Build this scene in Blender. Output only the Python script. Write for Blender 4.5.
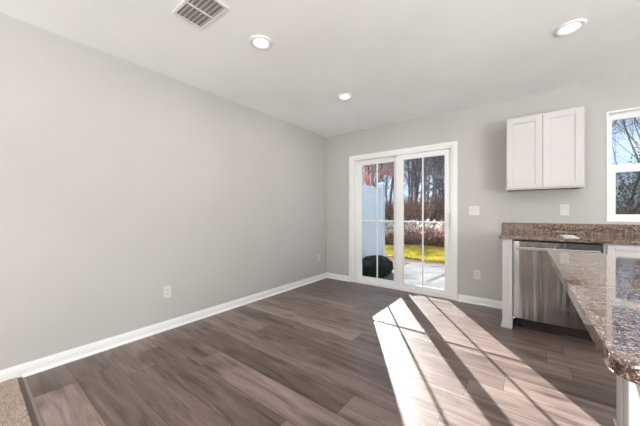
import bpy, bmesh, math, random
from mathutils import Vector, Matrix, noise
R = math.radians
for o in list(bpy.data.objects):
    bpy.data.objects.remove(o)
scene = bpy.context.scene
C = scene.collection

# ------------------------------------------------------------------ camera
cam_d = bpy.data.cameras.new('camera')
cam = bpy.data.objects.new('camera', cam_d)
C.objects.link(cam)
cam.location = (0, 0, 1.1214)
cam.rotation_euler = (R(90), 0, R(37.153))
cam_d.sensor_width = 36
cam_d.lens = 36 * 269.62 / 640
cam_d.clip_start = 0.02
cam_d.clip_end = 300
scene.camera = cam

# ------------------------------------------------------------------ world, sun, exposure
W = bpy.data.worlds.new('world')
scene.world = W
W.use_nodes = True
wn = W.node_tree.nodes
wl = W.node_tree.links
for n in list(wn):
    wn.remove(n)
tcw = wn.new('ShaderNodeTexCoord')
sepw = wn.new('ShaderNodeSeparateXYZ')
skyr = wn.new('ShaderNodeValToRGB')
skyr.color_ramp.elements[0].position = 0.0
skyr.color_ramp.elements[0].color = (0.48, 0.60, 0.76, 1)
skyr.color_ramp.elements[1].position = 1.0
skyr.color_ramp.elements[1].color = (0.26, 0.40, 0.66, 1)
e_ = skyr.color_ramp.elements.new(0.35)
e_.color = (0.29, 0.44, 0.70, 1)
wl.new(tcw.outputs['Generated'], sepw.inputs[0])
wl.new(sepw.outputs[2], skyr.inputs[0])
bg = wn.new('ShaderNodeBackground')
bg.inputs['Strength'].default_value = 1.75
wl.new(skyr.outputs[0], bg.inputs[0])
wo = wn.new('ShaderNodeOutputWorld')
wl.new(bg.outputs[0], wo.inputs[0])

sun_d = bpy.data.lights.new('sun', 'SUN')
sun_d.energy = 17.0
sun_d.angle = R(0.53)
sun_d.color = (1.0, 0.985, 0.965)
sun = bpy.data.objects.new('sun', sun_d)
C.objects.link(sun)
# light travels +x, -y, -z
sdir = Vector((0.854, -1.340, -1.0)).normalized()
sun.rotation_euler = sdir.to_track_quat('-Z', 'Y').to_euler()
sun.location = (-8, 14, 11)


def area(name, loc, direction, sx, sy, power, color=(1, 1, 1)):
    d = bpy.data.lights.new(name, 'AREA')
    d.shape = 'RECTANGLE'
    d.size = sx
    d.size_y = sy
    d.energy = power
    d.color = color
    o = bpy.data.objects.new(name, d)
    C.objects.link(o)
    o.location = loc
    o.rotation_euler = Vector(direction).to_track_quat('-Z', 'Z').to_euler()
    return o


# added fill lights out of view, tilted up to brighten the ceiling
area('fill_light_rear', (-1.45, -3.35, 1.35), (-0.1, 1, 1.2), 1.5, 1.4, 95, (1.0, 0.995, 0.985))
area('fill_light_side', (3.0, -0.3, 1.35), (-1, 0.15, 1.4), 2.6, 1.3, 212, (1.0, 0.995, 0.985))

vs = scene.view_settings
vs.view_transform = 'Standard'
vs.look = 'None'
vs.gamma = 1
vs.use_curve_mapping = False
vs.exposure = 0.13

# ------------------------------------------------------------------ helpers


def obj(name, bm, mat, parent=None, smooth=False):
    me = bpy.data.meshes.new(name)
    bmesh.ops.recalc_face_normals(bm, faces=bm.faces)
    bm.to_mesh(me)
    bm.free()
    if smooth:
        for p in me.polygons:
            p.use_smooth = True
    o = bpy.data.objects.new(name, me)
    C.objects.link(o)
    if mat is not None:
        me.materials.append(mat)
    if parent is not None:
        o.parent = parent
        o.matrix_parent_inverse = Matrix.Identity(4)
    return o


def tag(o, label=None, cat=None, group=None, kind=None):
    if label:
        o['label'] = label
    if cat:
        o['category'] = cat
    if group:
        o['group'] = group
    if kind:
        o['kind'] = kind
    return o


def thing(name, loc, label=None, cat=None, group=None, kind=None, rotz=0):
    o = bpy.data.objects.new(name, None)
    C.objects.link(o)
    o.location = loc
    o.rotation_euler = (0, 0, rotz)
    o.empty_display_size = 0.05
    return tag(o, label, cat, group, kind)


def bx(bm, x0, x1, y0, y1, z0, z1, bev=0.0, seg=2):
    r = bmesh.ops.create_cube(bm, size=1)
    vs_ = r['verts']
    for v in vs_:
        v.co = Vector(((x0 + x1) / 2 + v.co.x * (x1 - x0), (y0 + y1) / 2 + v.co.y * (y1 - y0), (z0 + z1) / 2 + v.co.z * (z1 - z0)))
    if bev > 0:
        es = set()
        for v in vs_:
            es.update(v.link_edges)
        bmesh.ops.bevel(bm, geom=list(es), offset=bev, segments=seg, affect='EDGES', profile=0.5)
    return bm


def box(*a, **k):
    return bx(bmesh.new(), *a, **k)


def extrude_profile(bm, prof, axis, a0, a1, cap=True):
    """prof: closed list of (u, z). axis 'x': u is y, runs x a0..a1; axis 'y': u is x."""
    def P(u, z, a):
        return (a, u, z) if axis == 'x' else (u, a, z)
    A = [bm.verts.new(P(u, z, a0)) for u, z in prof]
    B = [bm.verts.new(P(u, z, a1)) for u, z in prof]
    n = len(prof)
    for i in range(n):
        j = (i + 1) % n
        bm.faces.new((A[i], A[j], B[j], B[i]))
    if cap:
        bm.faces.new(A)
        bm.faces.new(B[::-1])
    return bm


def lathe(bm, prof, cx=0, cy=0, seg=40, closed_ends=True):
    """prof: list of (r, z)"""
    rings = []
    for r, z in prof:
        if r < 1e-5:
            rings.append([bm.verts.new((cx, cy, z))])
        else:
            rings.append([bm.verts.new((cx + r * math.cos(2 * math.pi * k / seg), cy + r * math.sin(2 * math.pi * k / seg), z)) for k in range(seg)])
    for a, b in zip(rings, rings[1:]):
        for k in range(seg):
            k2 = (k + 1) % seg
            va = [a[0]] if len(a) == 1 else [a[k], a[k2]]
            vb = [b[0]] if len(b) == 1 else [b[k2], b[k]]
            f = va + vb
            if len(f) >= 3:
                bm.faces.new(f)
    return bm


def tube(bm, pts, radii, sides=6, cap=True, col=None, layer=None):
    """a tapering tube through pts"""
    rings = []
    up = Vector((0, 0, 1))
    n = len(pts)
    for i, p in enumerate(pts):
        d = (pts[min(i + 1, n - 1)] - pts[max(i - 1, 0)])
        if d.length < 1e-9:
            d = Vector((0, 0, 1))
        d.normalize()
        a = d.cross(Vector((1, 0, 0)) if abs(d.x) < 0.8 else Vector((0, 1, 0))).normalized()
        b = d.cross(a)
        rings.append([bm.verts.new(p + (a * math.cos(2 * math.pi * k / sides) + b * math.sin(2 * math.pi * k / sides)) * radii[i]) for k in range(sides)])
    for A, B in zip(rings, rings[1:]):
        for k in range(sides):
            k2 = (k + 1) % sides
            bm.faces.new((A[k], A[k2], B[k2], B[k]))
    if cap and sides > 2:
        bm.faces.new(rings[0][::-1])
        bm.faces.new(rings[-1])
    return bm


def srgb(r, g, b):
    def f(c):
        c /= 255
        return c / 12.92 if c <= 0.04045 else ((c + 0.055) / 1.055) ** 2.4
    return (f(r), f(g), f(b), 1)


class NT:
    def __init__(s, name):
        s.m = bpy.data.materials.new(name)
        s.m.use_nodes = True
        s.t = s.m.node_tree
        s.n = s.t.nodes
        s.l = s.t.links
        s.b = s.n['Principled BSDF']
        s.out = s.n['Material Output']

    def new(s, t, **k):
        n = s.n.new(t)
        for a, v in k.items():
            setattr(n, a, v)
        return n

    def link(s, a, b):
        s.l.new(a, b)

    def math(s, op, a, b=None, c=None, clamp=False):
        n = s.new('ShaderNodeMath', operation=op)
        n.use_clamp = clamp
        for i, v in enumerate((a, b, c)):
            if v is None:
                continue
            if hasattr(v, 'is_linked') or isinstance(v, bpy.types.NodeSocket):
                s.link(v, n.inputs[i])
            else:
                n.inputs[i].default_value = v
        return n.outputs[0]

    def ramp(s, fac, stops, interp='LINEAR'):
        n = s.new('ShaderNodeValToRGB')
        cr = n.color_ramp
        cr.interpolation = interp
        while len(cr.elements) > 1:
            cr.elements.remove(cr.elements[-1])
        cr.elements[0].position = stops[0][0]
        cr.elements[0].color = stops[0][1]
        for p, c in stops[1:]:
            e = cr.elements.new(p)
            e.color = c
        s.link(fac, n.inputs[0])
        return n.outputs[0]

    def mix(s, fac, a, b, blend='MIX'):
        n = s.new('ShaderNodeMix', data_type='RGBA', blend_type=blend)
        for i, v in ((0, fac), (6, a), (7, b)):
            if isinstance(v, bpy.types.NodeSocket):
                s.link(v, n.inputs[i])
            else:
                n.inputs[i].default_value = v
        return n.outputs[2]

    def coords(s, scale=(1, 1, 1), kind='Object', rot=(0, 0, 0)):
        tc = s.new('ShaderNodeTexCoord')
        mp = s.new('ShaderNodeMapping')
        mp.inputs['Scale'].default_value = scale
        mp.inputs['Rotation'].default_value = rot
        s.link(tc.outputs[kind], mp.inputs[0])
        return mp.outputs[0]

    def noise(s, vec, scale, detail=2, rough=0.5, dist=0.0):
        n = s.new('ShaderNodeTexNoise')
        n.inputs['Scale'].default_value = scale
        n.inputs['Detail'].default_value = detail
        n.inputs['Roughness'].default_value = rough
        n.inputs['Distortion'].default_value = dist
        if vec is not None:
            s.link(vec, n.inputs['Vector'])
        return n.outputs[0]

    def bump(s, h, strength, dist=0.01):
        n = s.new('ShaderNodeBump')
        n.inputs['Strength'].default_value = strength
        n.inputs['Distance'].default_value = dist
        s.link(h, n.inputs['Height'])
        s.link(n.outputs[0], s.b.inputs['Normal'])

    def set(s, color=None, rough=None, metal=None, spec=None):
        if color is not None:
            if isinstance(color, bpy.types.NodeSocket):
                s.link(color, s.b.inputs['Base Color'])
            else:
                s.b.inputs['Base Color'].default_value = color
        if rough is not None:
            s.b.inputs['Roughness'].default_value = rough
        if metal is not None:
            s.b.inputs['Metallic'].default_value = metal
        if spec is not None:
            s.b.inputs['Specular IOR Level'].default_value = spec
        return s.m


def paint(name, col, rough=0.6, tex=0.15, spec=0.3, sc=220):
    t = NT(name)
    v = t.coords()
    n = t.noise(v, 1.3, 3)
    c2 = tuple(min(1, x * 1.04) for x in col[:3]) + (1,)
    c1 = tuple(x * 0.97 for x in col[:3]) + (1,)
    t.set(t.ramp(n, [(0.3, c1), (0.7, c2)]), rough, spec=spec)
    if tex:
        t.bump(t.noise(v, sc, 2), tex, 0.002)
    return t.m


# ------------------------------------------------------------------ materials
M = {}
M['wall'] = paint('greige_wall_paint', (0.495, 0.480, 0.459, 1), 0.75)
M['ceiling'] = paint('ceiling_paint', (0.915, 0.925, 0.915, 1), 0.85, 0.3, sc=120)
M['trim'] = paint('white_trim_paint', (0.80, 0.80, 0.79, 1), 0.35, 0.03, 0.5)
M['vinyl'] = paint('white_vinyl', (0.80, 0.80, 0.79, 1), 0.3, 0.0, 0.5)
M['cabinet'] = paint('white_cabinet_paint', (0.52, 0.50, 0.495, 1), 0.38, 0.02, 0.5)
M['plate'] = paint('white_plastic_plate', (0.64, 0.63, 0.615, 1), 0.35, 0.0, 0.5)
M['slot'] = paint('dark_slot', (0.04, 0.04, 0.04, 1), 0.6, 0.0)
M['black'] = paint('black_gasket', (0.012, 0.012, 0.012, 1), 0.5, 0.0)
M['kick'] = paint('dark_brown_kick_plate', (0.035, 0.025, 0.02, 1), 0.6, 0.0)
M['vent_white'] = paint('vent_enamel', (0.78, 0.78, 0.77, 1), 0.4, 0.0)
M['duct'] = paint('duct_interior', (0.33, 0.28, 0.26, 1), 0.8, 0.0)
M['fence'] = paint('white_vinyl_fence', (0.70, 0.75, 0.78, 1), 0.4, 0.0, 0.5)
M['glint'] = paint('white_glint', (0.85, 0.86, 0.88, 1), 0.5, 0.0)  # white of the counter slab that imitates a reflection
M['siding'] = paint('pale_siding', (0.6, 0.6, 0.6, 1), 0.6, 0.0)
M['underlid'] = paint('cabinet_underside_wood', srgb(150, 115, 90), 0.6, 0.0)

# luminous diffuser of the recessed lights
t = NT('led_diffuser')
t.set((0.9, 0.9, 0.88, 1), 0.4)
t.b.inputs['Emission Color'].default_value = (1.0, 0.95, 0.88, 1)
t.b.inputs['Emission Strength'].default_value = 3.0
M['led'] = t.m

# thin window glass
t = NT('window_glass')
tr = t.new('ShaderNodeBsdfTransparent')
tr.inputs[0].default_value = (0.93, 0.95, 0.95, 1)
gl = t.new('ShaderNodeBsdfGlossy')
gl.inputs['Roughness'].default_value = 0.01
fr = t.new('ShaderNodeFresnel')
fr.inputs['IOR'].default_value = 1.45
mx = t.new('ShaderNodeMixShader')
geo = t.new('ShaderNodeNewGeometry')
# on leaving the pane the node inverts the index itself, so hand it the inverse: both faces reflect like the outside of thin glass
t.link(t.math('SUBTRACT', 1.45, t.math('MULTIPLY', geo.outputs['Backfacing'], 1.45 - 1 / 1.45)), fr.inputs['IOR'])
t.link(fr.outputs[0], mx.inputs[0])
t.link(tr.outputs[0], mx.inputs[1])
t.link(gl.outputs[0], mx.inputs[2])
t.link(mx.outputs[0], t.out.inputs[0])
M['glass'] = t.m
# insect screen: fine dark mesh
t = NT('insect_screen')
tr = t.new('ShaderNodeBsdfTransparent')
df = t.new('ShaderNodeBsdfDiffuse')
df.inputs[0].default_value = (0.05, 0.05, 0.05, 1)
mx = t.new('ShaderNodeMixShader')
mx.inputs[0].default_value = 0.36
t.link(tr.outputs[0], mx.inputs[1])
t.link(df.outputs[0], mx.inputs[2])
t.link(mx.outputs[0], t.out.inputs[0])
M['screen'] = t.m

# wood-look plank floor. Face attributes carry the plank's own coordinates.
t = NT('vinyl_plank_floor')
uv = t.new('ShaderNodeUVMap', uv_map='plank_uv')
sep = t.new('ShaderNodeSeparateXYZ')
t.link(uv.outputs[0], sep.inputs[0])
U, V = sep.outputs[0], sep.outputs[1]
at_r = t.new('ShaderNodeAttribute', attribute_name='plank_tone')
at_l = t.new('ShaderNodeAttribute', attribute_name='plank_len')
rnd = at_r.outputs['Fac']
plen = at_l.outputs['Fac']
cmb = t.new('ShaderNodeCombineXYZ')
t.link(U, cmb.inputs[0])
t.link(V, cmb.inputs[1])
t.link(t.math('MULTIPLY', rnd, 37.0), cmb.inputs[2])
mp = t.new('ShaderNodeMapping')
mp.inputs['Scale'].default_value = (1.1, 11, 1)
t.link(cmb.outputs[0], mp.inputs[0])
g1 = t.noise(mp.outputs[0], 1.6, 5, 0.6, 0.9)      # broad cathedral grain
mp2 = t.new('ShaderNodeMapping')
mp2.inputs['Scale'].default_value = (4, 90, 1)
t.link(cmb.outputs[0], mp2.inputs[0])
g2 = t.noise(mp2.outputs[0], 1.5, 4, 0.7, 0.3)     # fine grain
mp3 = t.new('ShaderNodeMapping')
mp3.inputs['Scale'].default_value = (2.6, 7, 1)
vor = t.new('ShaderNodeTexVoronoi')
vor.voronoi_dimensions = '2D'
vor.inputs['Scale'].default_value = 0.62
cmk = t.new('ShaderNodeCombineXYZ')
t.link(t.math('ADD', U, t.math('MULTIPLY', rnd, 53.0)), cmk.inputs[0])
t.link(t.math('ADD', V, t.math('MULTIPLY', rnd, 17.0)), cmk.inputs[1])
t.link(cmk.outputs[0], mp3.inputs[0])
t.link(mp3.outputs[0], vor.inputs['Vector'])
vsep = t.new('ShaderNodeSeparateColor')
t.link(vor.outputs['Color'], vsep.inputs[0])
knot = t.math('SUBTRACT', 1.0, t.math('MULTIPLY', t.math('ADD', vor.outputs['Distance'], t.math('MULTIPLY', g2, 0.12)), 3.6, clamp=True), clamp=True)
knot = t.math('MULTIPLY', t.math('MULTIPLY', knot, t.math('GREATER_THAN', vsep.outputs[0], 0.35)), t.math('ADD', 0.6, g2), clamp=True)
base = t.ramp(rnd, [(0.0, srgb(86, 71, 65)), (0.35, srgb(109, 93, 87)), (0.7, srgb(129, 113, 107)), (1.0, srgb(150, 131, 125))])
dk = t.ramp(g1, [(0.30, (0.42, 0.38, 0.36, 1)), (0.44, (0.84, 0.82, 0.80, 1)), (0.56, (1.05, 1.05, 1.05, 1)), (0.70, (1.32, 1.33, 1.34, 1))])
c = t.mix(1.0, base, dk, 'MULTIPLY')
fn = t.ramp(g2, [(0.3, (0.84, 0.83, 0.82, 1)), (0.7, (1.10, 1.10, 1.10, 1))])
c = t.mix(1.0, c, fn, 'MULTIPLY')
c = t.mix(t.math('MULTIPLY', knot, 0.75), c, srgb(62, 45, 38))
# seam distance
du = t.math('MINIMUM', U, t.math('SUBTRACT', plen, U))
dv = t.math('MINIMUM', V, t.math('SUBTRACT', 0.2, V))
dd = t.math('MINIMUM', du, dv)
seam = t.math('LESS_THAN', dd, 0.0021)
c = t.mix(t.math('MULTIPLY', seam, 0.72), c, srgb(50, 38, 33))
t.set(c, 0.36, spec=0.38)
rr = t.math('ADD', 0.25, t.math('MULTIPLY', g2, 0.14))
t.link(rr, t.b.inputs['Roughness'])
h = t.math('SUBTRACT', t.math('MULTIPLY', g2, 0.25), seam)
t.bump(h, 0.25, 0.002)
M['floor'] = t.m

# granite
t = NT('brown_speckled_granite')
v = t.coords()
n1 = t.noise(v, 175, 4, 0.65, 0.3)
n2 = t.noise(v, 48, 4, 0.6, 0.8)
vo = t.new('ShaderNodeTexVoronoi')
vo.inputs['Scale'].default_value = 400
t.link(v, vo.inputs['Vector'])
sp = t.new('ShaderNodeSeparateColor')
t.link(vo.outputs['Color'], sp.inputs[0])
mixv = t.math('ADD', t.math('MULTIPLY', n1, 0.55), t.math('MULTIPLY', sp.outputs[0], 0.45))
c = t.ramp(mixv, [(0.26, srgb(22, 16, 15)), (0.38, srgb(52, 38, 32)), (0.47, srgb(98, 72, 58)), (0.54, srgb(132, 104, 88)), (0.62, srgb(168, 144, 128)), (0.74, srgb(206, 192, 180))])
c2 = t.ramp(n2, [(0.42, (0.30, 0.23, 0.20, 1)), (0.50, (0.85, 0.80, 0.77, 1)), (0.62, (1.08, 1.06, 1.03, 1))])
c = t.mix(0.9, c, c2, 'MULTIPLY')
t.set(c, 0.05, spec=0.5)
t.b.inputs['IOR'].default_value = 2.3
M['granite'] = t.m

# brushed stainless steel: vertical sheet waviness, horizontal brushing
t = NT('brushed_stainless_steel')
v = t.coords((9, 1, 0.25))
w1 = t.noise(v, 1.0, 2, 0.5)
v2 = t.coords((1.2, 1, 160))
w2 = t.noise(v2, 6.0, 3, 0.6)
t.set((0.29, 0.278, 0.27, 1), 0.26, 1.0)
t.link(t.math('ADD', 0.13, t.math('MULTIPLY', w2, 0.1)), t.b.inputs['Roughness'])
t.b.inputs['Anisotropic'].default_value = 0.75
tg = t.new('ShaderNodeTangent')
tg.direction_type = 'UV_MAP'
tg.uv_map = 'sheet_uv'
t.b.inputs['Anisotropic Rotation'].default_value = 0.25
t.link(tg.outputs[0], t.b.inputs['Tangent'])
t.bump(w1, 0.5, 0.02)
M['steel'] = t.m
t = NT('steel_trim')
t.set((0.52, 0.50, 0.49, 1), 0.2, 1.0)
M['steel_bright'] = t.m

# carpet
t = NT('beige_cut_pile_carpet')
v = t.coords()
n = t.noise(v, 190, 3, 0.7)
n_ = t.noise(v, 30, 3, 0.6)
c = t.ramp(n, [(0.3, srgb(112, 98, 88)), (0.5, srgb(172, 154, 141)), (0.7, srgb(214, 200, 188))])
c = t.mix(0.5, c, t.ramp(n_, [(0.3, (0.7, 0.68, 0.66, 1)), (0.7, (1.15, 1.15, 1.15, 1))]), 'MULTIPLY')
t.set(c, 0.95, spec=0.1)
t.bump(n, 0.6, 0.01)
M['carpet'] = t.m

# outdoors
t = NT('patio_concrete')
v = t.coords()
n = t.noise(v, 2.5, 5, 0.6)
n2 = t.noise(v, 60, 3)
c = t.ramp(n, [(0.35, (0.13, 0.125, 0.115, 1)), (0.65, (0.215, 0.208, 0.195, 1))])
t.set(c, 0.85, spec=0.2)
t.bump(n2, 0.2, 0.004)
M['concrete'] = t.m
t = NT('leaf_litter')
v = t.coords()
n = t.noise(v, 14, 5, 0.7)
n2 = t.noise(v, 1.2, 3, 0.6)
c = t.ramp(n, [(0.3, srgb(52, 38, 32)), (0.48, srgb(110, 80, 64)), (0.62, srgb(160, 128, 104)), (0.75, srgb(200, 180, 160))])
c = t.mix(0.6, c, t.ramp(n2, [(0.35, (0.6, 0.55, 0.5, 1)), (0.65, (1.1, 1.05, 1, 1))]), 'MULTIPLY')
t.set(c, 0.9, spec=0.1)
t.bump(n, 1.0, 0.05)
M['litter'] = t.m


def bark(name, a, b):
    t = NT(name)
    v = t.coords((1, 1, 0.2))
    n = t.noise(v, 18, 4, 0.65)
    t.set(t.ramp(n, [(0.35, a), (0.65, b)]), 0.9, spec=0.15)
    t.bump(n, 0.6, 0.03)
    return t.m


M['bark'] = bark('grey_bark', srgb(112, 104, 100), srgb(176, 166, 160))
M['bark_dark'] = bark('dark_bark', srgb(84, 78, 76), srgb(146, 138, 134))
M['bark_pale'] = bark('pale_bark', srgb(118, 110, 104), srgb(176, 170, 164))


def leafmat(name, a, b, trans=0.3, sc=9):
    t = NT(name)
    v = t.coords()
    n = t.noise(v, sc, 3, 0.7)
    c = t.ramp(n, [(0.35, a), (0.65, b)])
    t.set(c, 0.6, spec=0.25)
    tl = t.new('ShaderNodeBsdfTranslucent')
    t.link(c, tl.inputs[0])
    ms = t.new('ShaderNodeMixShader')
    ms.inputs[0].default_value = trans
    t.link(t.b.outputs[0], ms.inputs[1])
    t.link(tl.outputs[0], ms.inputs[2])
    t.link(ms.outputs[0], t.out.inputs[0])
    return t.m


M['grass'] = leafmat('lawn_blades', (0.38, 0.32, 0.04, 1), (0.72, 0.57, 0.11, 1), 0.5, 2.2)
M['leaf_red'] = leafmat('russet_leaves', srgb(176, 110, 96), srgb(226, 168, 150), 0.55)
M['twig_grey'] = leafmat('grey_dry_stems', srgb(136, 126, 120), srgb(186, 176, 168), 0.3, 3)
M['leaf_dark'] = leafmat('dark_evergreen_leaves', srgb(16, 28, 22), srgb(34, 52, 40), 0.1, 20)
M['leaf_green'] = leafmat('olive_leaves', srgb(70, 84, 40), srgb(128, 138, 72), 0.4)
M['twig_pale'] = leafmat('pale_dry_stems', srgb(214, 208, 198), srgb(250, 248, 244), 0.6, 3)
M['twig_brown'] = leafmat('brown_dry_stems', srgb(140, 98, 80), srgb(214, 170, 142), 0.5, 3)

# ------------------------------------------------------------------ room shell
XL, XR, YB, YF, HC = -2.749, 3.05, 3.819, -3.4, 2.44
WT = 0.16
DX0, DX1, DZ = -2.229, -0.735, 1.987      # door opening
WX0, WX1, WZ0, WZ1 = 0.644, 1.555, 1.036, 2.114   # kitchen window opening


def struct(name, bm, m, parent=None):
    o = obj(name, bm, m, parent)
    if parent is None:
        o['kind'] = 'structure'
    return o


# back wall with door and window openings (one mesh of slabs around the openings)
bm = bmesh.new()
y0, y1 = YB, YB + WT
for x0, x1, z0, z1 in ((XL - WT, DX0, -0.2, HC), (DX0, DX1, DZ, HC), (DX0, DX1, -0.2, -0.001), (DX1, WX0, -0.2, HC),
                       (WX0, WX1, -0.2, WZ0), (WX0, WX1, WZ1, HC), (WX1, XR + WT, -0.2, HC)):
    bx(bm, x0, x1, y0, y1, z0, z1)
bmesh.ops.remove_doubles(bm, verts=bm.verts, dist=1e-5)
struct('wall_back', bm, M['wall'])
struct('wall_left', box(XL - WT, XL, YF, YB, -0.2, HC), M['wall'])
# right wall and front wall with openings added for the fill lights (out of view)
bm = bmesh.new()
for a, b, c_, d in ((YF, -1.65, -0.2, HC), (-1.65, 1.05, -0.2, 0.75), (-1.65, 1.05, 2.25, HC), (1.05, YB, -0.2, HC)):
    bx(bm, XR, XR + WT, a, b, c_, d)
struct('wall_right', bm, M['wall'])
bm = bmesh.new()
for a, b, c_, d in ((XL - WT, -2.22, -0.2, HC), (-2.22, -0.68, -0.2, 0.65), (-2.22, -0.68, 2.25, HC), (-0.68, XR + WT, -0.2, HC)):
    bx(bm, a, b, YF - WT, YF, c_, d)
struct('wall_front', bm, M['wall'])
struct('ceiling', box(XL - WT, XR + WT, YF - WT, YB + WT, HC, HC + 0.2), M['ceiling'])

# wood floor, one face per plank
rng = random.Random(5)
joints = {1: [(-2.37, None)], 3: [(-2.17, None), (-0.67, None)], 4: [(-2.45, None), (-1.028, None)], 5: [(-1.975, None), (-0.45, None)],
          6: [(-2.325, None), (-0.836, None)], 7: [(-1.89, None), (-0.37, None)], 8: [(-2.03, None), (-0.612, None)],
          9: [(-1.818, None), (-0.3, None)], 10: [(-1.206, None)], 11: [(-2.4, None), (-0.9, None)]}
tones = {(1, 1): 0.92, (1, 0): 0.35, (2, 0): 0.3, (2, 1): 0.32, (3, 0): 0.5, (3, 1): 0.4, (4, 1): 0.22, (4, 0): 0.7, (5, 0): 0.35, (5, 1): 0.68, (6, 0): 0.45,
         (6, 1): 0.16, (6, 2): 0.66, (7, 0): 0.6, (7, 1): 0.5, (8, 0): 0.75, (8, 1): 0.25, (8, 2): 0.62, (9, 0): 0.35, (10, 0): 0.85, (10, 1): 0.45,
         (11, 0): 0.6, (12, 0): 0.5, (11, 1): 0.66, (13, 1): 0.75, (14, 0): 0.3, (15, 0): 0.45, (16, 0): 0.3, (17, 0): 0.12, (17, 1): 0.15, (18, 0): 0.1}
bm = bmesh.new()
lu = bm.loops.layers.uv.new('plank_uv')
lt = bm.faces.layers.float.new('plank_tone')
ll = bm.faces.layers.float.new('plank_len')
for k in range(1, 19):
    ya, yb = 0.054 + 0.2 * k, 0.254 + 0.2 * k
    yc0, yc1 = max(ya, 0.232), min(yb, YB)
    js = [j[0] for j in joints.get(k, [])]
    if not js:
        js = [XL + 0.2 + rng.random() * 1.2]
    while js[-1] < XR:
        js.append(js[-1] + 1.52 if rng.random() < 0.7 else js[-1] + 1.1)
    js[-1] = XR
    prev = XL
    for i, x in enumerate(js):
        x = min(x, XR)
        if x - prev < 1e-4:
            continue
        fvs = [bm.verts.new(p) for p in ((prev, yc0, 0), (x, yc0, 0), (x, yc1, 0), (prev, yc1, 0))]
        f = bm.faces.new(fvs)
        f[lt] = tones.get((k, i), 0.12 + 0.75 * rng.random())
        off = 0.0
        f[ll] = x - prev + (5 if i == 0 else 0)
        for lp in f.loops:
            co = lp.vert.co
            lp[lu].uv = (co.x - prev + (5 if i == 0 else 0), co.y - ya)
        prev = x
fl = obj('floor', bm, M['floor'])
fl['kind'] = 'structure'
struct('floor_subfloor', box(XL, XR, YF, YB, -0.12, -0.004), M['duct'])
struct('trim_1', box(XL + 0.015, XR, 0.206, 0.238, 0.0, 0.005, bev=0.002), paint('floor_transition_strip', srgb(94, 78, 68), 0.4, 0.0))

# carpet of the living area: tufted surface
bm = bmesh.new()
nx, ny = 150, 60
cx0, cx1, cy0, cy1 = XL + 0.002, -1.4, -0.35, 0.214
G = [[bm.verts.new((cx0 + (cx1 - cx0) * i / nx, cy0 + (cy1 - cy0) * j / ny,
                    0.010 + 0.004 * rng.random())) for j in range(ny + 1)] for i in range(nx + 1)]
for i in range(nx):
    for j in range(ny):
        bm.faces.new((G[i][j], G[i + 1][j], G[i + 1][j + 1], G[i][j + 1]))
for a in ((cx0, cx1, YF, cy0), (cx1, XR, YF, cy1)):
    q = [bm.verts.new(p) for p in ((a[0], a[2], 0.012), (a[1], a[2], 0.012), (a[1], a[3], 0.012), (a[0], a[3], 0.012))]
    bm.faces.new(q)
tag(obj('carpet', bm, M['carpet']), 'speckled beige carpet meeting the plank floor beside the left wall', 'carpet', kind='stuff')

# baseboards: profile (distance from wall, z)
BP = [(0.0, 0.0), (0.014, 0.0), (0.014, 0.056), (0.011, 0.060), (0.011, 0.068), (0.0075, 0.076), (0.006, 0.085), (0.0, 0.085)]
SH = [(0.014, 0.0), (0.030, 0.0), (0.0295, 0.006), (0.027, 0.012), (0.0225, 0.016), (0.014, 0.0185)]


def baseboard(name, axis, wallc, sgn, a0, a1, shoe=None):
    bm = bmesh.new()
    extrude_profile(bm, [(wallc + sgn * u, z) for u, z in BP], axis, a0, a1)
    o = struct(name, bm, M['trim'])
    if shoe:
        bm = bmesh.new()
        extrude_profile(bm, [(wallc + sgn * u, z) for u, z in SH], axis, *shoe)
        obj('shoe_moulding', bm, M['trim'], o)
    return o


baseboard('baseboard_left', 'y', XL, 1, YF, YB - 0.001, (0.24, YB - 0.014))
baseboard('baseboard_back_1', 'x', YB, -1, XL + 0.001, -2.286, (XL + 0.031, -2.286)).name = 'baseboard_back'
baseboard('baseboard_right', 'x', YB, -1, -0.678, -0.173, (-0.678, -0.173))

# ------------------------------------------------------------------ sliding glass door (door_1)
bm = bmesh.new()
fy0, fy1 = YB - 0.002, YB + 0.15
JT = 0.022
bx(bm, DX0, DX0 + JT, fy0, fy1, 0.0, DZ)
bx(bm, DX1 - JT, DX1, fy0, fy1, 0.0, DZ)
bx(bm, DX0 + JT, DX1 - JT, fy0, fy1, DZ - JT + 0.004, DZ)
bx(bm, DX0 + JT, DX1 - JT, fy0, fy1, 0.0, 0.030)
# track ribs on the sill
bx(bm, DX0 + JT, DX1 - JT, YB + 0.050, YB + 0.056, 0.030, 0.040)
bx(bm, DX0 + JT, DX1 - JT, YB + 0.105, YB + 0.111, 0.030, 0.040)
door = struct('door_1', bm, M['vinyl'])
# casing with stepped profile: outer back-band and flat
CW = 0.056


def casing_bm(x0, x1, ztop, zbot, closed=False):
    bm = bmesh.new()
    for (o0, o1, d) in ((0.0, 0.018, 0.022), (0.018, 0.046, 0.016), (0.046, CW, 0.011)):
        ya_, yb_ = YB - d, YB + 0.0
        # left
        bx(bm, x0 - CW + o0, x0 - CW + o1, ya_, yb_, zbot, ztop + CW - o0)
        bx(bm, x1 + CW - o1, x1 + CW - o0, ya_, yb_, zbot, ztop + CW - o0)
        bx(bm, x0 - CW + o1, x1 + CW - o1, ya_, yb_, ztop + CW - o1, ztop + CW - o0)
        if closed:
            bx(bm, x0 - CW + o1, x1 + CW - o1, ya_, yb_, zbot - CW + o0, zbot - CW + o1)
    return bm


obj('casing', casing_bm(DX0, DX1, DZ, 0.0), M['trim'], door)


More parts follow.
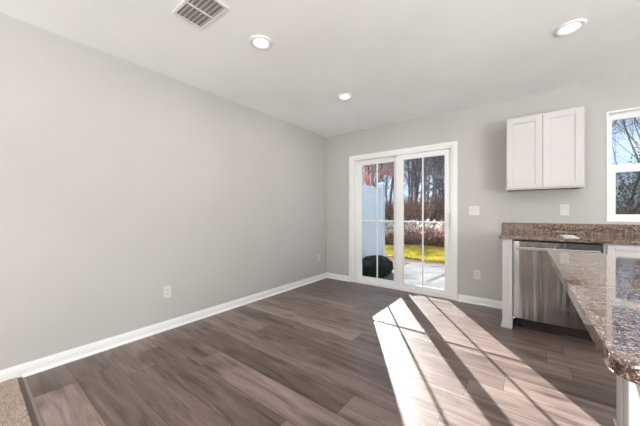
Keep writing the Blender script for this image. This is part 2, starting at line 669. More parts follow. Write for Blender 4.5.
def sash(name, x0, x1, z0, z1, gx0, gx1, gz0, gz1, yc, th, parent, mv=None, mh=None, mw=0.018, label=None):
    """rectangular sash x0..x1, z0..z1 round a pane gx0..gx1, gz0..gz1"""
    bm = bmesh.new()
    ya_, yb_ = yc - th / 2, yc + th / 2
    bx(bm, x0, gx0, ya_, yb_, z0, z1, bev=0.003)
    bx(bm, gx1, x1, ya_, yb_, z0, z1, bev=0.003)
    bx(bm, gx0, gx1, ya_ + 0.001, yb_ - 0.001, gz1, z1)
    bx(bm, gx0, gx1, ya_ + 0.001, yb_ - 0.001, z0, gz0)
    # glazing bead
    b = 0.010
    for s_ in (ya_ + 0.006, yb_ - 0.012):
        bx(bm, gx0, gx0 + b, s_, s_ + 0.006, gz0, gz1)
        bx(bm, gx1 - b, gx1, s_, s_ + 0.006, gz0, gz1)
        bx(bm, gx0 + b, gx1 - b, s_, s_ + 0.006, gz1 - b, gz1)
        bx(bm, gx0 + b, gx1 - b, s_, s_ + 0.006, gz0, gz0 + b)
    s = obj(name, bm, M['vinyl'], parent)
    obj('glass', box(gx0, gx1, yc - 0.002, yc + 0.002, gz0, gz1), M['glass'], s)
    if mv is not None:
        obj('muntin', box(mv - mw / 2, mv + mw / 2, yc - 0.007, yc + 0.007, gz0, gz1), M['vinyl'], s)
    if mh is not None:
        bmm = bmesh.new()
        bx(bmm, gx0, gx1 if mv is None else mv - mw / 2, yc - 0.007, yc + 0.007, mh - mw / 2, mh + mw / 2)
        if mv is not None:
            bx(bmm, mv + mw / 2, gx1, yc - 0.007, yc + 0.007, mh - mw / 2, mh + mw / 2)
        obj('muntin', bmm, M['vinyl'], s)
    return s


GZ0, GZ1 = 0.085, 1.907
lp = sash('fixed_panel', DX0 + JT, -1.455, 0.034, DZ - 0.018, -2.124, -1.559, GZ0, GZ1, YB + 0.108, 0.036, door, -1.845, 0.999)
rp = sash('sliding_panel', -1.512, DX1 - JT, 0.034, DZ - 0.018, -1.414, -0.836, GZ0, GZ1, YB + 0.058, 0.036, door, -1.132, 0.999)
# pull handle on the sliding panel's outer stile
bm = bmesh.new()
hx = -0.795
bx(bm, hx - 0.012, hx + 0.012, YB + 0.028, YB + 0.041, 0.92, 1.13, bev=0.004)
tube(bm, [Vector((hx, YB + 0.034, 0.945)), Vector((hx, YB + 0.004, 0.955)), Vector((hx, YB - 0.004, 0.99)), Vector((hx, YB - 0.004, 1.06)), Vector((hx, YB + 0.004, 1.095)), Vector((hx, YB + 0.034, 1.105))], [0.007] * 6, 8)
obj('handle', bm, M['vinyl'], rp)

# ------------------------------------------------------------------ kitchen window (window_1)
bm = bmesh.new()
wy0, wy1 = YB - 0.008, YB + 0.12
f_ = 0.016
bx(bm, WX0, WX0 + f_, wy0, wy1, WZ0, WZ1)
bx(bm, WX1 - f_, WX1, wy0, wy1, WZ0, WZ1)
bx(bm, WX0 + f_, WX1 - f_, wy0, wy1, WZ1 - f_, WZ1)
bx(bm, WX0 + f_, WX1 - f_, wy0, wy1, WZ0, WZ0 + f_)
win = struct('window_1', bm, M['vinyl'])
sash('upper_sash', WX0 + f_, WX1 - f_, 1.540, WZ1 - f_, WX0 + 0.042, WX1 - 0.042, 1.588, WZ1 - 0.06, YB + 0.085, 0.03, win)
ls = sash('lower_sash', WX0 + f_, WX1 - f_, WZ0 + f_, 1.578, WX0 + 0.059, WX1 - 0.059, WZ0 + 0.062, 1.528, YB + 0.045, 0.03, win)
obj('insect_screen', box(WX0 + f_, WX1 - f_, YB + 0.112, YB + 0.113, WZ0 + f_, 1.55), M['screen'], win)
obj('sash_lock', box(1.08, 1.13, YB + 0.032, YB + 0.056, 1.578, 1.592, bev=0.003), M['vinyl'], ls)


# ------------------------------------------------------------------ kitchen run
def shaker_door(name, x0, x1, z0, z1, yf, parent, mat, th=0.019, rail=0.057):
    """recessed-panel door whose face is at y = yf (looking from -y)"""
    bm = bmesh.new()
    bx(bm, x0, x0 + rail, yf, yf + th, z0, z1, bev=0.0015)
    bx(bm, x1 - rail, x1, yf, yf + th, z0, z1, bev=0.0015)
    bx(bm, x0 + rail, x1 - rail, yf + 0.0003, yf + th, z1 - rail, z1, bev=0.0015)
    bx(bm, x0 + rail, x1 - rail, yf + 0.0003, yf + th, z0, z0 + rail, bev=0.0015)
    bx(bm, x0 + rail - 0.004, x1 - rail + 0.004, yf + 0.008, yf + th - 0.003, z0 + rail - 0.004, z1 - rail + 0.004)
    return obj(name, bm, mat, parent)


# upper cabinet
uc = thing('wall_cabinet', (0.147, YB - 0.001, 1.365), 'white two-door shaker wall cabinet hung above the dishwasher', 'cabinet')


def local(o, bm):
    for v_ in bm.verts:
        v_.co -= o.location
    return bm


def lobj(name, bm, mat, parent, smooth=False):
    local(parent, bm)
    return obj(name, bm, mat, parent, smooth)


def shift_child(ch, parent):
    for v_ in ch.data.vertices:
        v_.co -= parent.location


ux0, ux1, uz0, uz1 = -0.158, 0.452, 1.365, 2.125
bm = bmesh.new()
bx(bm, ux0, ux1, 3.515, YB - 0.001, uz0 + 0.012, uz1)
bx(bm, ux0, ux0 + 0.02, 3.515, YB - 0.001, uz0, uz0 + 0.012)
bx(bm, ux1 - 0.02, ux1, 3.515, YB - 0.001, uz0, uz0 + 0.012)
bx(bm, ux0 + 0.02, ux1 - 0.02, 3.515, 3.536, uz0, uz0 + 0.012)
lobj('carcass', bm, M['cabinet'], uc)
lobj('underside_panel', box(ux0 + 0.021, ux1 - 0.021, 3.537, YB - 0.002, uz0 + 0.008, uz0 + 0.0119), M['underlid'], uc)
for a, b in ((ux0 + 0.010, 0.1455), (0.1485, ux1 - 0.010)):
    d = shaker_door('door', a, b, uz0 + 0.014, uz1 - 0.012, 3.4945, uc, M['cabinet'])
    shift_child(d, uc)

# base end panel
ep = thing('end_panel', (-0.132, 3.5, 0), 'narrow white cabinet end panel standing left of the dishwasher', 'cabinet panel')
bm = bmesh.new()
bx(bm, -0.173, -0.0915, 3.205, YB - 0.001, 0, 0.8685, bev=0.001)
lobj('panel', bm, M['cabinet'], ep)
bm = bmesh.new()
bx(bm, -0.185, -0.0925, 3.193, 3.205, 0, 0.020, bev=0.003)
bx(bm, -0.185, -0.173, 3.205, YB - 0.034, 0, 0.020, bev=0.003)
lobj('shoe_moulding', bm, M['cabinet'], ep)

# dishwasher
dw = thing('dishwasher', (0.218, 3.5, 0), 'stainless steel dishwasher with bar handle under the granite counter', 'dishwasher')
dx0, dx1 = -0.084, 0.520
lobj('tub', box(dx0 + 0.004, dx1 - 0.004, 3.245, 3.78, 0.10, 0.860), M['black'], dw)
# door: gently bowed steel skin
bm = bmesh.new()
NXD, NZD = 48, 6
dz0, dz1 = 0.121, 0.852


def bow(u):
    return 3.196 - 0.010 * (1 - abs(2 * u - 1) ** 3.0)


F, Bk = [], []
for i in range(NXD + 1):
    u = i / NXD
    x = dx0 + (dx1 - dx0) * u
    F.append([bm.verts.new((x, bow(u), dz0 + (dz1 - dz0) * j / NZD)) for j in range(NZD + 1)])
    Bk.append([bm.verts.new((x, 3.242, dz0 + (dz1 - dz0) * j / NZD)) for j in range(NZD + 1)])
for i in range(NXD):
    for j in range(NZD):
        bm.faces.new((F[i][j], F[i + 1][j], F[i + 1][j + 1], F[i][j + 1]))
        bm.faces.new((Bk[i][j + 1], Bk[i + 1][j + 1], Bk[i + 1][j], Bk[i][j]))
    bm.faces.new((F[i][NZD], F[i + 1][NZD], Bk[i + 1][NZD], Bk[i][NZD]))
    bm.faces.new((F[i + 1][0], F[i][0], Bk[i][0], Bk[i + 1][0]))
for j in range(NZD):
    bm.faces.new((F[0][j], F[0][j + 1], Bk[0][j + 1], Bk[0][j]))
    bm.faces.new((F[NXD][j + 1], F[NXD][j], Bk[NXD][j], Bk[NXD][j + 1]))
dd_ = lobj('door', bm, M['steel'], dw, smooth=True)
uvl = dd_.data.uv_layers.new(name='sheet_uv')
for lp in dd_.data.loops:
    co = dd_.data.vertices[lp.vertex_index].co
    uvl.data[lp.index].uv = (co.x, co.z + 0.3 * co.y)
dd_.data.set_sharp_from_angle(angle=R(30))
# handle bar with end posts
bm = bmesh.new()
bx(bm, dx0 + 0.020, dx1 - 0.020, 3.140, 3.158, 0.776, 0.806, bev=0.005, seg=3)
for hx_ in (dx0 + 0.030, dx1 - 0.054):
    bx(bm, hx_, hx_ + 0.024, 3.156, 3.196, 0.780, 0.802, bev=0.003)
hd = lobj('handle', bm, M['steel_bright'], dw)
lobj('control_strip', box(dx0 + 0.002, dx1 - 0.002, 3.205, 3.243, 0.8525, 0.8605), M['black'], dw)
lobj('toe_kick', box(dx0 + 0.002, dx1 - 0.002, 3.335, 3.35, 0.0, 0.10), M['kick'], dw)
lobj('hinge_bracket', box(dx0 - 0.006, dx0 + 0.014, 3.186, 3.210, 0.110, 0.120, bev=0.002), M['plate'], dw)
for x in (dx0 + 0.05, dx1 - 0.05):
    for y in (3.34, 3.70):
        bm = bmesh.new()
        lathe(bm, [(0, 0), (0.018, 0), (0.018, 0.01), (0.007, 0.012), (0.007, 0.0995), (0, 0.0995)], x, y, 12)
        lobj('foot', bm, M['black'], dw)

# base cabinet right of the dishwasher (sink base)
bc = thing('base_cabinet', (1.06, 3.5, 0), 'white shaker base cabinet under the window right of the dishwasher', 'cabinet')
bm = bmesh.new()
bx(bm, 0.526, 1.47, 3.21, YB - 0.001, 0.10, 0.8685)
lobj('carcass', bm, M['cabinet'], bc)
lobj('toe_kick', box(0.526, 1.47, 3.28, 3.30, 0.0, 0.0995), M['cabinet'], bc)
for a, b in ((0.544, 0.994), (1.000, 1.452)):
    d = shaker_door('drawer_front', a, b, 0.715, 0.860, 3.1905, bc, M['cabinet'], rail=0.04)
    shift_child(d, bc)
    d = shaker_door('door', a, b, 0.115, 0.707, 3.1905, bc, M['cabinet'])
    shift_child(d, bc)


def slab_bm(x0, x1, y0, y1, z0, z1, rad, corners, bev=0.004):
    """slab with rounded plan corners; corners: set of (sx, sy)"""
    pts = []
    for (cx, cy, a0) in ((x1, y1, 0), (x0, y1, 90), (x0, y0, 180), (x1, y0, 270)):
        sx = 1 if cx == x1 else -1
        sy = 1 if cy == y1 else -1
        if (sx, sy) in corners:
            ox, oy = cx - sx * rad, cy - sy * rad
            for k in range(9):
                a = R(a0 + 90 * k / 8)
                pts.append((ox + rad * math.cos(a), oy + rad * math.sin(a)))
        else:
            pts.append((cx, cy))
    bm = bmesh.new()
    A = [bm.verts.new((x, y, z0)) for x, y in pts]
    B = [bm.verts.new((x, y, z1)) for x, y in pts]
    n = len(pts)
    bm.faces.new(A[::-1])
    bm.faces.new(B)
    for i in range(n):
        j = (i + 1) % n
        bm.faces.new((A[i], A[j], B[j], B[i]))
    es = [e for e in bm.edges if abs(e.verts[0].co.z - e.verts[1].co.z) < 1e-6]
    bmesh.ops.bevel(bm, geom=es, offset=bev, segments=3, affect='EDGES', profile=0.5)
    return bm


ct = thing('countertop', (0.7, 3.48, 0.884), 'brown speckled granite countertop with backsplash along the back wall', 'countertop')
lobj('counter_slab', slab_bm(-0.200, 1.50, 3.175, YB - 0.001, 0.870, 0.900, 0.004, {(-1, -1)}), M['granite'], ct)
lobj('backsplash', box(-0.207, 1.50, YB - 0.022, YB - 0.001, 0.9005, 1.012, bev=0.002), M['granite'], ct)

# white slab added on the counter in place of a bright reflection
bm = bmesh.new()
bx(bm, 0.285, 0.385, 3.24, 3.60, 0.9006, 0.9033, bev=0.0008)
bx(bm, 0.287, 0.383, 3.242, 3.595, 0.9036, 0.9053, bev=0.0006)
tag(obj('glint_slab', bm, M['glint']), 'small white slab on the counter standing in for a reflection', 'glint_slab')

# island
isl = thing('kitchen_island', (0.85, 1.35, 0), 'white kitchen island body beneath the granite breakfast bar', 'kitchen island')
lobj('body', box(0.398, 1.07, 0.72, 2.085, 0.0, 0.8685, bev=0.001), M['cabinet'], isl)
lobj('corner_trim', box(0.390, 0.3975, 2.00, 2.091, 0.0, 0.8685, bev=0.001), M['cabinet'], isl)
lobj('corner_trim', box(0.390, 0.3975, 0.72, 0.81, 0.0, 0.8685, bev=0.001), M['cabinet'], isl)
bm = bmesh.new()
bx(bm, 0.378, 0.3895, 0.72, 2.103, 0.0, 0.020, bev=0.003)
bx(bm, 0.3898, 1.07, 2.0915, 2.103, 0.0, 0.020, bev=0.003)
lobj('shoe_moulding', bm, M['cabinet'], isl)
it = tag(obj('island_countertop', slab_bm(0.108, 1.12, 0.590, 2.119, 0.870, 0.900, 0.035, {(-1, -1), (-1, 1), (1, 1), (1, -1)}, 0.005), M['granite']),
         'polished granite island top at the right edge, reflecting the window', 'countertop')

# ------------------------------------------------------------------ electrical plates


def plate(kind, name, loc, label, cat, facing, gangs=1, dark=True):
    """built facing -y, at origin; facing 'y' = on the back wall, 'x' = on the left wall"""
    t_ = thing(name, loc, label, cat, rotz=0 if facing == 'y' else R(90))
    w = 0.070 if gangs == 1 else 0.116
    h = 0.115
    # stepped, softened cover plate
    bm = bmesh.new()
    bx(bm, -w / 2, w / 2, -0.005, -0.0006, -h / 2, h / 2, bev=0.002, seg=3)
    obj('cover_plate', bm, M['plate'], t_)
    for g in range(gangs):
        cx = 0 if gangs == 1 else (-0.023 + 0.046 * g)
        if kind == 'outlet':
            for s_ in (-1, 1):
                bm = bmesh.new()
                bx(bm, cx - 0.0165, cx + 0.0165, -0.0072, -0.0051, s_ * 0.0195 - 0.014, s_ * 0.0195 + 0.014, bev=0.001)
                r_ = obj('receptacle', bm, M['plate'], t_)
                bm = bmesh.new()
                bx(bm, cx - 0.0080, cx - 0.0050, -0.0076, -0.0073, s_ * 0.0195 - 0.001, s_ * 0.0195 + 0.008)
                bx(bm, cx + 0.0050, cx + 0.0080, -0.0076, -0.0073, s_ * 0.0195 - 0.001, s_ * 0.0195 + 0.008)
                bx(bm, cx - 0.0030, cx + 0.0030, -0.0076, -0.0073, s_ * 0.0195 - 0.0095, s_ * 0.0195 - 0.005)
                obj('slot', bm, M['slot'], r_)
        else:
            bm = bmesh.new()
            prof = [(-0.0051, -0.033), (-0.0080, -0.033), (-0.0062, 0.0), (-0.0095, 0.033), (-0.0051, 0.033)]
            extrude_profile(bm, prof, 'x', cx - 0.0165, cx + 0.0165)
            obj('rocker', bm, M['plate'], t_)
    return t_


plate('switch', 'light_switch', (-0.498, YB, 1.150), 'white double light switch on back wall beside the sliding door', 'light switch', 'y', 2)
plate('outlet', 'wall_outlet', (-0.462, YB, 0.364), 'white outlet low on back wall between sliding door and dishwasher', 'outlet', 'y')
plate('switch', 'wall_switch', (0.337, YB, 1.155), 'white switch plate above the counter backsplash, under the wall cabinet', 'light switch', 'y', 1)
plate('outlet', 'wall_outlet', (XL, 1.184, 0.362), 'white outlet on the left wall, nearer the camera', 'outlet', 'x')
plate('outlet', 'wall_outlet', (XL, 3.580, 0.380), 'white outlet on the left wall close to the back corner', 'outlet', 'x')

# ------------------------------------------------------------------ recessed lights


def downlight(x, y, label):
    t_ = thing('recessed_light', (x, y, HC), label, 'ceiling light', 'round recessed ceiling lights')
    bm = bmesh.new()
    lathe(bm, [(0.056, -0.004), (0.060, -0.010), (0.074, -0.013), (0.086, -0.009), (0.088, -0.0005), (0.056, -0.0005), (0.056, -0.004)], 0, 0, 48)
    obj('trim_ring', bm, M['vinyl'], t_, smooth=True)
    bm = bmesh.new()
    lathe(bm, [(0, -0.0085), (0.025, -0.0083), (0.045, -0.0072), (0.0555, -0.0048), (0.0555, -0.001), (0, -0.001)], 0, 0, 48)
    obj('diffuser', bm, M['led'], t_, smooth=True)
    return t_


LIGHTS = [(-1.618, 1.382, 'glowing recessed ceiling light nearest the air vent'),
          (-1.616, 2.600, 'glowing recessed ceiling light farthest back, near the sliding door'),
          (0.259, 2.599, 'glowing recessed ceiling light at the upper right, above the kitchen')]
for x, y, lb in LIGHTS:
    downlight(x, y, lb)
# lamps of the fixtures: a wide soft spot under each one, also the kitchen's and living room's unseen ones
for x, y in [(a, b) for a, b, _ in LIGHTS] + [(2.1, 2.6), (0.259, 1.38), (2.1, 1.37), (-1.57, -1.2), (0.9, -1.4)]:
    d = bpy.data.lights.new('recessed_lamp', 'AREA')
    d.shape = 'DISK'
    d.size = 0.13
    d.energy = 4.3
    d.color = (1.0, 0.94, 0.86)
    o = bpy.data.objects.new('recessed_lamp', d)
    C.objects.link(o)
    o.location = (x, y, HC - 0.016)

# ------------------------------------------------------------------ ceiling vent
vt = thing('ceiling_vent', (-1.678, 0.926, HC), 'white louvred air vent in the ceiling at the top of the photo', 'air vent')
bm = bmesh.new()
hw, hh, b = 0.168, 0.105, 0.020
for a in ((-hw, hw, -hh, -hh + b), (-hw, hw, hh - b, hh), (-hw, -hw + b, -hh + b, hh - b), (hw - b, hw, -hh + b, hh - b)):
    bx(bm, a[0], a[1], a[2], a[3], -0.007, -0.0005, bev=0.002)
obj('frame', bm, M['vent_white'], vt)
obj('divider', box(-0.005, 0.005, -hh + b, hh - b, -0.008, -0.0005), M['vent_white'], vt)
obj('duct_opening', box(-hw + b, hw - b, -hh + b, hh - b, -0.0012, -0.0005), M['duct'], vt)
nsl = 6
for s_, (xa, xb) in enumerate(((-hw + b, -0.005), (0.005, hw - b))):
    for i in range(nsl):
        yc = -hh + b + (i + 0.5) * (2 * hh - 2 * b) / nsl
        bm = bmesh.new()
        extrude_profile(bm, [(yc + 0.0110, -0.0014), (yc + 0.0096, -0.0024), (yc - 0.0062, -0.0118), (yc - 0.0046, -0.0112)], 'x', xa, xb)
        obj('slat', bm, M['vent_white'], vt)
for px_ in (-hw + 0.012, hw - 0.012):
    bm = bmesh.new()
    lathe(bm, [(0, -0.0085), (0.003, -0.008), (0.004, -0.0071), (0, -0.0071)], px_, 0, 10)
    obj('screw', bm, M['steel_bright'], vt)

# ------------------------------------------------------------------ outdoors: ground
GZ = -0.12


def ground_poly(name, pts, z, m, th=0.06):
    bm = bmesh.new()
    A = [bm.verts.new((x, y, z)) for x, y in pts]
    B = [bm.verts.new((x, y, z - th)) for x, y in pts]
    bm.faces.new(A)
    bm.faces.new(B[::-1])
    n = len(pts)
    for i in range(n):
        j = (i + 1) % n
        bm.faces.new((A[i], A[j], B[j], B[i]))
    o = obj(name, bm, m)
    o['kind'] = 'structure'
    return o


EY = YB + WT
ground_poly('patio', [(-2.26, EY), (0.9, EY), (0.9, 6.85), (-2.26, 6.85)], GZ, M['concrete'], 0.1)
# woodland floor rising gently away from the house
bm = bmesh.new()
gx, gy = 70, 60
G = []
for i in range(gx + 1):
    row = []
    for j in range(gy + 1):
        x = -45 + 80 * i / gx
        y = EY + 0.0 + 60 * (j / gy) ** 1.3
        z = GZ - 0.07 + max(0, y - 11) * 0.03 + (0.10 * noise.noise(Vector((x * 0.5, y * 0.5, 0))) if y > 9 else 0)
        row.append(bm.verts.new((x, y, z)))
    G.append(row)
for i in range(gx):
    for j in range(gy):
        bm.faces.new((G[i][j], G[i + 1][j], G[i + 1][j + 1], G[i][j + 1]))
og = obj('woodland_ground', bm, M['litter'])
og['kind'] = 'structure'
for p in og.data.polygons:
    p.use_smooth = True


def gz_at(x, y):
    return GZ - 0.07 + max(0, y - 11) * 0.03 + (0.10 * noise.noise(Vector((x * 0.5, y * 0.5, 0))) if y > 9 else 0)


# lawn: a slab of soil with dense blades
LAWN = (-9, 5, 7.68, 10.5)
bm = bmesh.new()
r2 = random.Random(11)
for k in range(60000):
    x = r2.uniform(-8, 2.0)
    y = r2.uniform(LAWN[2], LAWN[3]) + 0.15 * math.sin(x * 1.3)
    hgt = r2.uniform(0.05, 0.10)
    a = r2.uniform(0, math.pi)
    wdt = 0.011
    lx, ly = r2.uniform(-0.03, 0.03), r2.uniform(-0.03, 0.03)
    z = gz_at(x, y)
    p = [bm.verts.new((x - wdt * math.cos(a), y - wdt * math.sin(a), z)), bm.verts.new((x + wdt * math.cos(a), y + wdt * math.sin(a), z)), bm.verts.new((x + lx, y + ly, z + hgt))]
    bm.faces.new(p)
bx(bm, -9, 5, LAWN[2] + 0.05, LAWN[3] - 0.1, GZ - 0.1, GZ - 0.045)
tag(obj('lawn', bm, M['grass']), 'strip of yellow-green sunlit lawn between the patio and the woods', 'lawn', kind='stuff')

# privacy fence along the party line
FX, FY1 = -2.80, 6.20
fe = thing('privacy_fence', (FX, 5.0, GZ), 'white vinyl privacy fence left of the patio behind the sliding door', 'fence')
fz0, fz1 = GZ - 0.02, 1.735
bm = bmesh.new()
npl = 14
pl0, pl1 = EY + 0.12, FY1 - 0.06
for i in range(npl):
    a = pl0 + (pl1 - pl0) * i / npl
    b = pl0 + (pl1 - pl0) * (i + 1) / npl
    bx(bm, FX - 0.011, FX + 0.011, a + 0.0015, b - 0.0015, fz0 + 0.12, fz1 - 0.10, bev=0.003, seg=1)
lobj('tongue_and_groove_panel', bm, M['fence'], fe)
for za, zb in ((fz1 - 0.14, fz1), (fz0 + 0.03, fz0 + 0.17)):
    lobj('rail', box(FX - 0.022, FX + 0.022, pl0, pl1, za, zb, bev=0.005), M['fence'], fe)
for py in (EY + 0.065, FY1):
    po = lobj('post', box(FX - 0.0635, FX + 0.0635, py - 0.0635, py + 0.0635, fz0 - 0.05, 1.82, bev=0.006), M['fence'], fe)
    bm = bmesh.new()
    bx(bm, FX - 0.074, FX + 0.074, py - 0.074, py + 0.074, 1.82, 1.845, bev=0.004)
    r_ = bmesh.ops.create_cone(bm, cap_ends=True, segments=4, radius1=0.096, radius2=0.004, depth=0.05,
                               matrix=Matrix.Translation((FX, py, 1.87)) @ Matrix.Rotation(R(45), 4, 'Z'))
    local(fe, bm)
    obj('post_cap', bm, M['fence'], po)


# ------------------------------------------------------------------ plants
def leaf_quad(bm, c, size, rg):
    d = Vector((rg.gauss(0, 1), rg.gauss(0, 1), rg.gauss(0, 1))).normalized()
    e = d.cross(Vector((rg.gauss(0, 1), rg.gauss(0, 1), rg.gauss(0, 1)))).normalized()
    s = size * rg.uniform(0.7, 1.3)
    v = [bm.verts.new(c - d * s), bm.verts.new(c + e * s * 0.5), bm.verts.new(c + d * s), bm.verts.new(c - e * s * 0.5)]
    bm.faces.new(v)


# dark shrub against the fence
rg = random.Random(3)
sh = thing('evergreen_shrub', (-2.38, 4.95, GZ), 'low dark evergreen shrub on the patio edge against the white fence', 'shrub')
bm = bmesh.new()
for k in range(7500):
    u = rg.uniform(-1, 1)
    th = rg.uniform(0, 2 * math.pi)
    r = rg.uniform(0.75, 1.0) ** 0.5
    lump = 1 + 0.10 * noise.noise(Vector((3 * math.cos(th), 3 * math.sin(th), 3 * u)))
    q = math.sqrt(1 - u * u)
    c = Vector((0.32 * r * q * math.cos(th) * lump, 0.52 * r * q * math.sin(th) * lump, 0.16 + 0.22 * r * u * lump))
    if c.z < 0.02:
        c.z = rg.uniform(0.02, 0.15)
    leaf_quad(bm, c, 0.024, rg)
bmesh.ops.create_icosphere(bm, subdivisions=3, radius=1.0, matrix=Matrix.Translation((0, 0, 0.16)) @ Matrix.Diagonal((0.29, 0.49, 0.17, 1)))
obj('foliage', bm, M['leaf_dark'], sh)
bm = bmesh.new()
for k in range(6):
    a = k * 1.05
    tube(bm, [Vector((0.02 * math.cos(a), 0.02 * math.sin(a), 0)), Vector((0.15 * math.cos(a), 0.2 * math.sin(a), 0.15)), Vector((0.22 * math.cos(a), 0.38 * math.sin(a), 0.22))], [0.012, 0.009, 0.004], 5)
obj('stem', bm, M['bark_dark'], sh)


def grow(bm, p, d, length, rad, depth, rg, leafpts=None, minr=0.003, up=0.4):
    """recursive bare branch"""
    n = 4 if depth > 0 else 3
    pts = [p.copy()]
    rr = [rad]
    cur = p.copy()
    dirn = d.copy()
    for i in range(n):
        dirn = (dirn + Vector((rg.gauss(0, 0.12), rg.gauss(0, 0.12), rg.gauss(0, 0.08) + up * 0.15))).normalized()
        cur = cur + dirn * (length / n)
        pts.append(cur.copy())
        rr.append(max(minr, rad * (1 - 0.55 * (i + 1) / n)))
    tube(bm, pts, rr, 7 if depth >= 3 else (5 if depth == 2 else 3), cap=False)
    if depth == 0:
        if leafpts is not None:
            leafpts.extend(pts[1:])
        return
    nb = {4: 12, 3: 6, 2: 4, 1: 4}.get(depth, 4)
    for k in range(nb):
        f = (0.22 if depth == 4 else 0.25) + 0.78 * (k + rg.random()) / nb
        f = min(f, 0.98)
        idx = f * n
        i0 = min(int(idx), n - 1)
        q = pts[i0].lerp(pts[i0 + 1], idx - i0)
        a = rg.uniform(0, 2 * math.pi)
        side = dirn.cross(Vector((math.cos(a), math.sin(a), 0.1))).normalized()
        ang = rg.uniform(0.45, 0.9)
        nd = (dirn * math.cos(ang) + side * math.sin(ang)).normalized()
        r0 = rad * (1 - 0.55 * f) * rg.uniform(0.38, 0.6)
        l0 = length * rg.uniform(0.32, 0.5) * (1.15 - 0.5 * f if depth == 4 else 1.0)
        grow(bm, q, nd, l0, max(minr, r0), depth - 1, rg, leafpts, minr, up)


def tree_bm(seed, height, rad, leafpts=None, depth=4, lean=0.05):
    rg = random.Random(seed)
    bm = bmesh.new()
    grow(bm, Vector((0, 0, -0.3)), Vector((rg.gauss(0, lean), rg.gauss(0, lean), 1)).normalized(), height, rad, depth, rg, leafpts)
    return bm


# six bare trees, then copies
protos = []
for i, (hgt, rad, mk) in enumerate(((9.5, 0.10, 'bark'), (11, 0.12, 'bark_dark'), (8.5, 0.075, 'bark_pale'), (10.5, 0.085, 'bark_dark'), (9, 0.065, 'bark'), (12, 0.14, 'bark'))):
    bm = tree_bm(40 + i, hgt, rad)
    me = bpy.data.meshes.new('bare_tree')
    bm.to_mesh(me)
    bm.free()
    me.materials.append(M[mk])
    for p in me.polygons:
        p.use_smooth = True
    protos.append((me, ('grey', 'dark', 'pale', 'dark slender', 'thin grey', 'thick grey')[i]))

th = R(35.85)


rt = random.Random(77)
spots = []
# door view: fan between the azimuths seen through the door; window view: right-hand fan
tries = 0
while len(spots) < 74 and tries < 5000:
    tries += 1
    if len(spots) < 50:
        y = rt.uniform(13.0, 36)
        ratio = rt.uniform(-0.46, -0.13) if len(spots) > 5 else rt.uniform(-0.62, -0.46)
    else:
        y = rt.uniform(10.5, 30)
        ratio = rt.uniform(0.10, 0.75)
    x = ratio * y + (0 if ratio < 0 else 0)
    # keep a clearing where the sun reaches the house
    rel = Vector((x + 2.2, y - 7.0))
    sdn = Vector((-0.518, 0.855))
    along = rel.dot(sdn)
    across = abs(rel.x * sdn.y - rel.y * sdn.x)
    if across < 3.6 and along < 22:
        continue
    if any((x - a) ** 2 + (y - b) ** 2 < 1.3 for a, b, _ in spots):
        continue
    spots.append((x, y, ratio))
spots.sort(key=lambda s: s[1])
for i, (x, y, ratio) in enumerate(spots):
    k = rt.randrange(6)
    me, kind = protos[k]
    o = bpy.data.objects.new('bare_tree', me)
    C.objects.link(o)
    o.location = (x, y, gz_at(x, y))
    s = rt.uniform(0.85, 1.15)
    if y > 20:
        s *= 1.15
    o.scale = (s, s, s)
    o.rotation_euler = (0, 0, rt.uniform(0, 6.28))
    where = 'seen through the sliding door' if ratio < 0 else 'seen through the kitchen window'
    tag(o, 'bare %s winter tree in the woods %s' % (kind, where), 'tree', 'bare %s trees %s' % (kind, where))

# russet-leaved tree showing above the fence
lp_ = []
rg = random.Random(9)
rtree = thing('russet_tree', (-7.75, 14.0, gz_at(-7.75, 14.0)), 'small tree with russet leaves showing above the white fence', 'tree')
bm = tree_bm(8, 4.2, 0.06, lp_, depth=3)
obj('trunk', bm, M['bark'], rtree, smooth=True)
bm = bmesh.new()
for p in lp_:
    for q in range(6):
        leaf_quad(bm, p + Vector((rg.gauss(0, 0.16), rg.gauss(0, 0.16), rg.gauss(0, 0.16))), 0.05, rg)
obj('foliage', bm, M['leaf_red'], rtree)

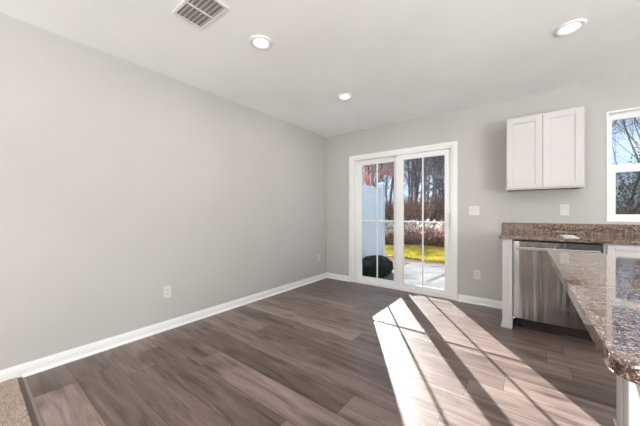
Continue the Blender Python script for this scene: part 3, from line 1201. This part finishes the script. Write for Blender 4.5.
# olive-leaved understory tree seen in the lower half of the kitchen window
for (x, y, hgt, seed, lb) in ((4.3, 15.5, 3.4, 21, 'olive-leaved young tree low in the left of the kitchen window'), (3.1, 17.5, 3.0, 22, 'olive-leaved sapling behind the young tree outside the kitchen window')):
    lp_ = []
    gt = thing('olive_tree', (x, y, gz_at(x, y)), lb, 'tree')
    bm = tree_bm(seed, hgt, 0.06, lp_, depth=3)
    obj('trunk', bm, M['bark'], gt, smooth=True)
    bm = bmesh.new()
    for p in lp_:
        for q in range(7):
            leaf_quad(bm, p + Vector((rg.gauss(0, 0.25), rg.gauss(0, 0.25), rg.gauss(0, 0.22))), 0.05, rg)
    obj('foliage', bm, M['leaf_green'], gt)


# brush and dry stems at the wood's edge: uncountable
def thicket(name, n, xr, yr, hr, mat, label, seed, leaf=0.0, fat=1.0):
    rg = random.Random(seed)
    bm = bmesh.new()
    for k in range(n):
        x = rg.uniform(*xr)
        y = rg.uniform(*yr)
        z = gz_at(x, y)
        h_ = rg.uniform(*hr)
        d = Vector((rg.gauss(0, 0.45), rg.gauss(0, 0.45), 1)).normalized()
        p = Vector((x, y, z))
        m_ = p + d * h_ * 0.5
        e = m_ + (d + Vector((rg.gauss(0, 0.4), rg.gauss(0, 0.4), -0.1))).normalized() * h_ * 0.5
        tube(bm, [p, m_, e], [0.008 * fat, 0.006 * fat, 0.003 * fat], 3, cap=False)
        for s in range(3):
            q = p.lerp(m_, rg.uniform(0.4, 1)) if s < 1 else m_.lerp(e, rg.random())
            w = q + Vector((rg.gauss(0, 0.2), rg.gauss(0, 0.2), rg.uniform(0, 0.25)))
            tube(bm, [q, w], [0.005 * fat, 0.0025 * fat], 3, cap=False)
            if leaf and rg.random() < leaf:
                leaf_quad(bm, w, 0.03 + 0.02 * fat, rg)
    return tag(obj(name, bm, mat), label, 'undergrowth', kind='stuff')


thicket('pale_brush', 900, (-9, -1.2), (10.9, 13.0), (0.2, 1.0), M['twig_pale'], 'tangle of pale dry brush at the edge of the woods', 1, 0.9, 2.4)
thicket('brown_brush', 3600, (-10, -1), (10.6, 13), (0.2, 0.8), M['twig_brown'], 'low reddish-brown brush along the far edge of the lawn', 2, 0.9, 1.5)
thicket('woodland_brush', 5000, (-1, 10), (12, 22), (0.6, 2.2), M['twig_brown'], 'brown brush in the woods beyond the kitchen window', 4, 0.5)
thicket('distant_brush', 4000, (-16, -2), (15, 28), (0.8, 2.6), M['twig_brown'], 'brown brush deep in the woods behind the bare trees', 6, 0.0, 3.5)
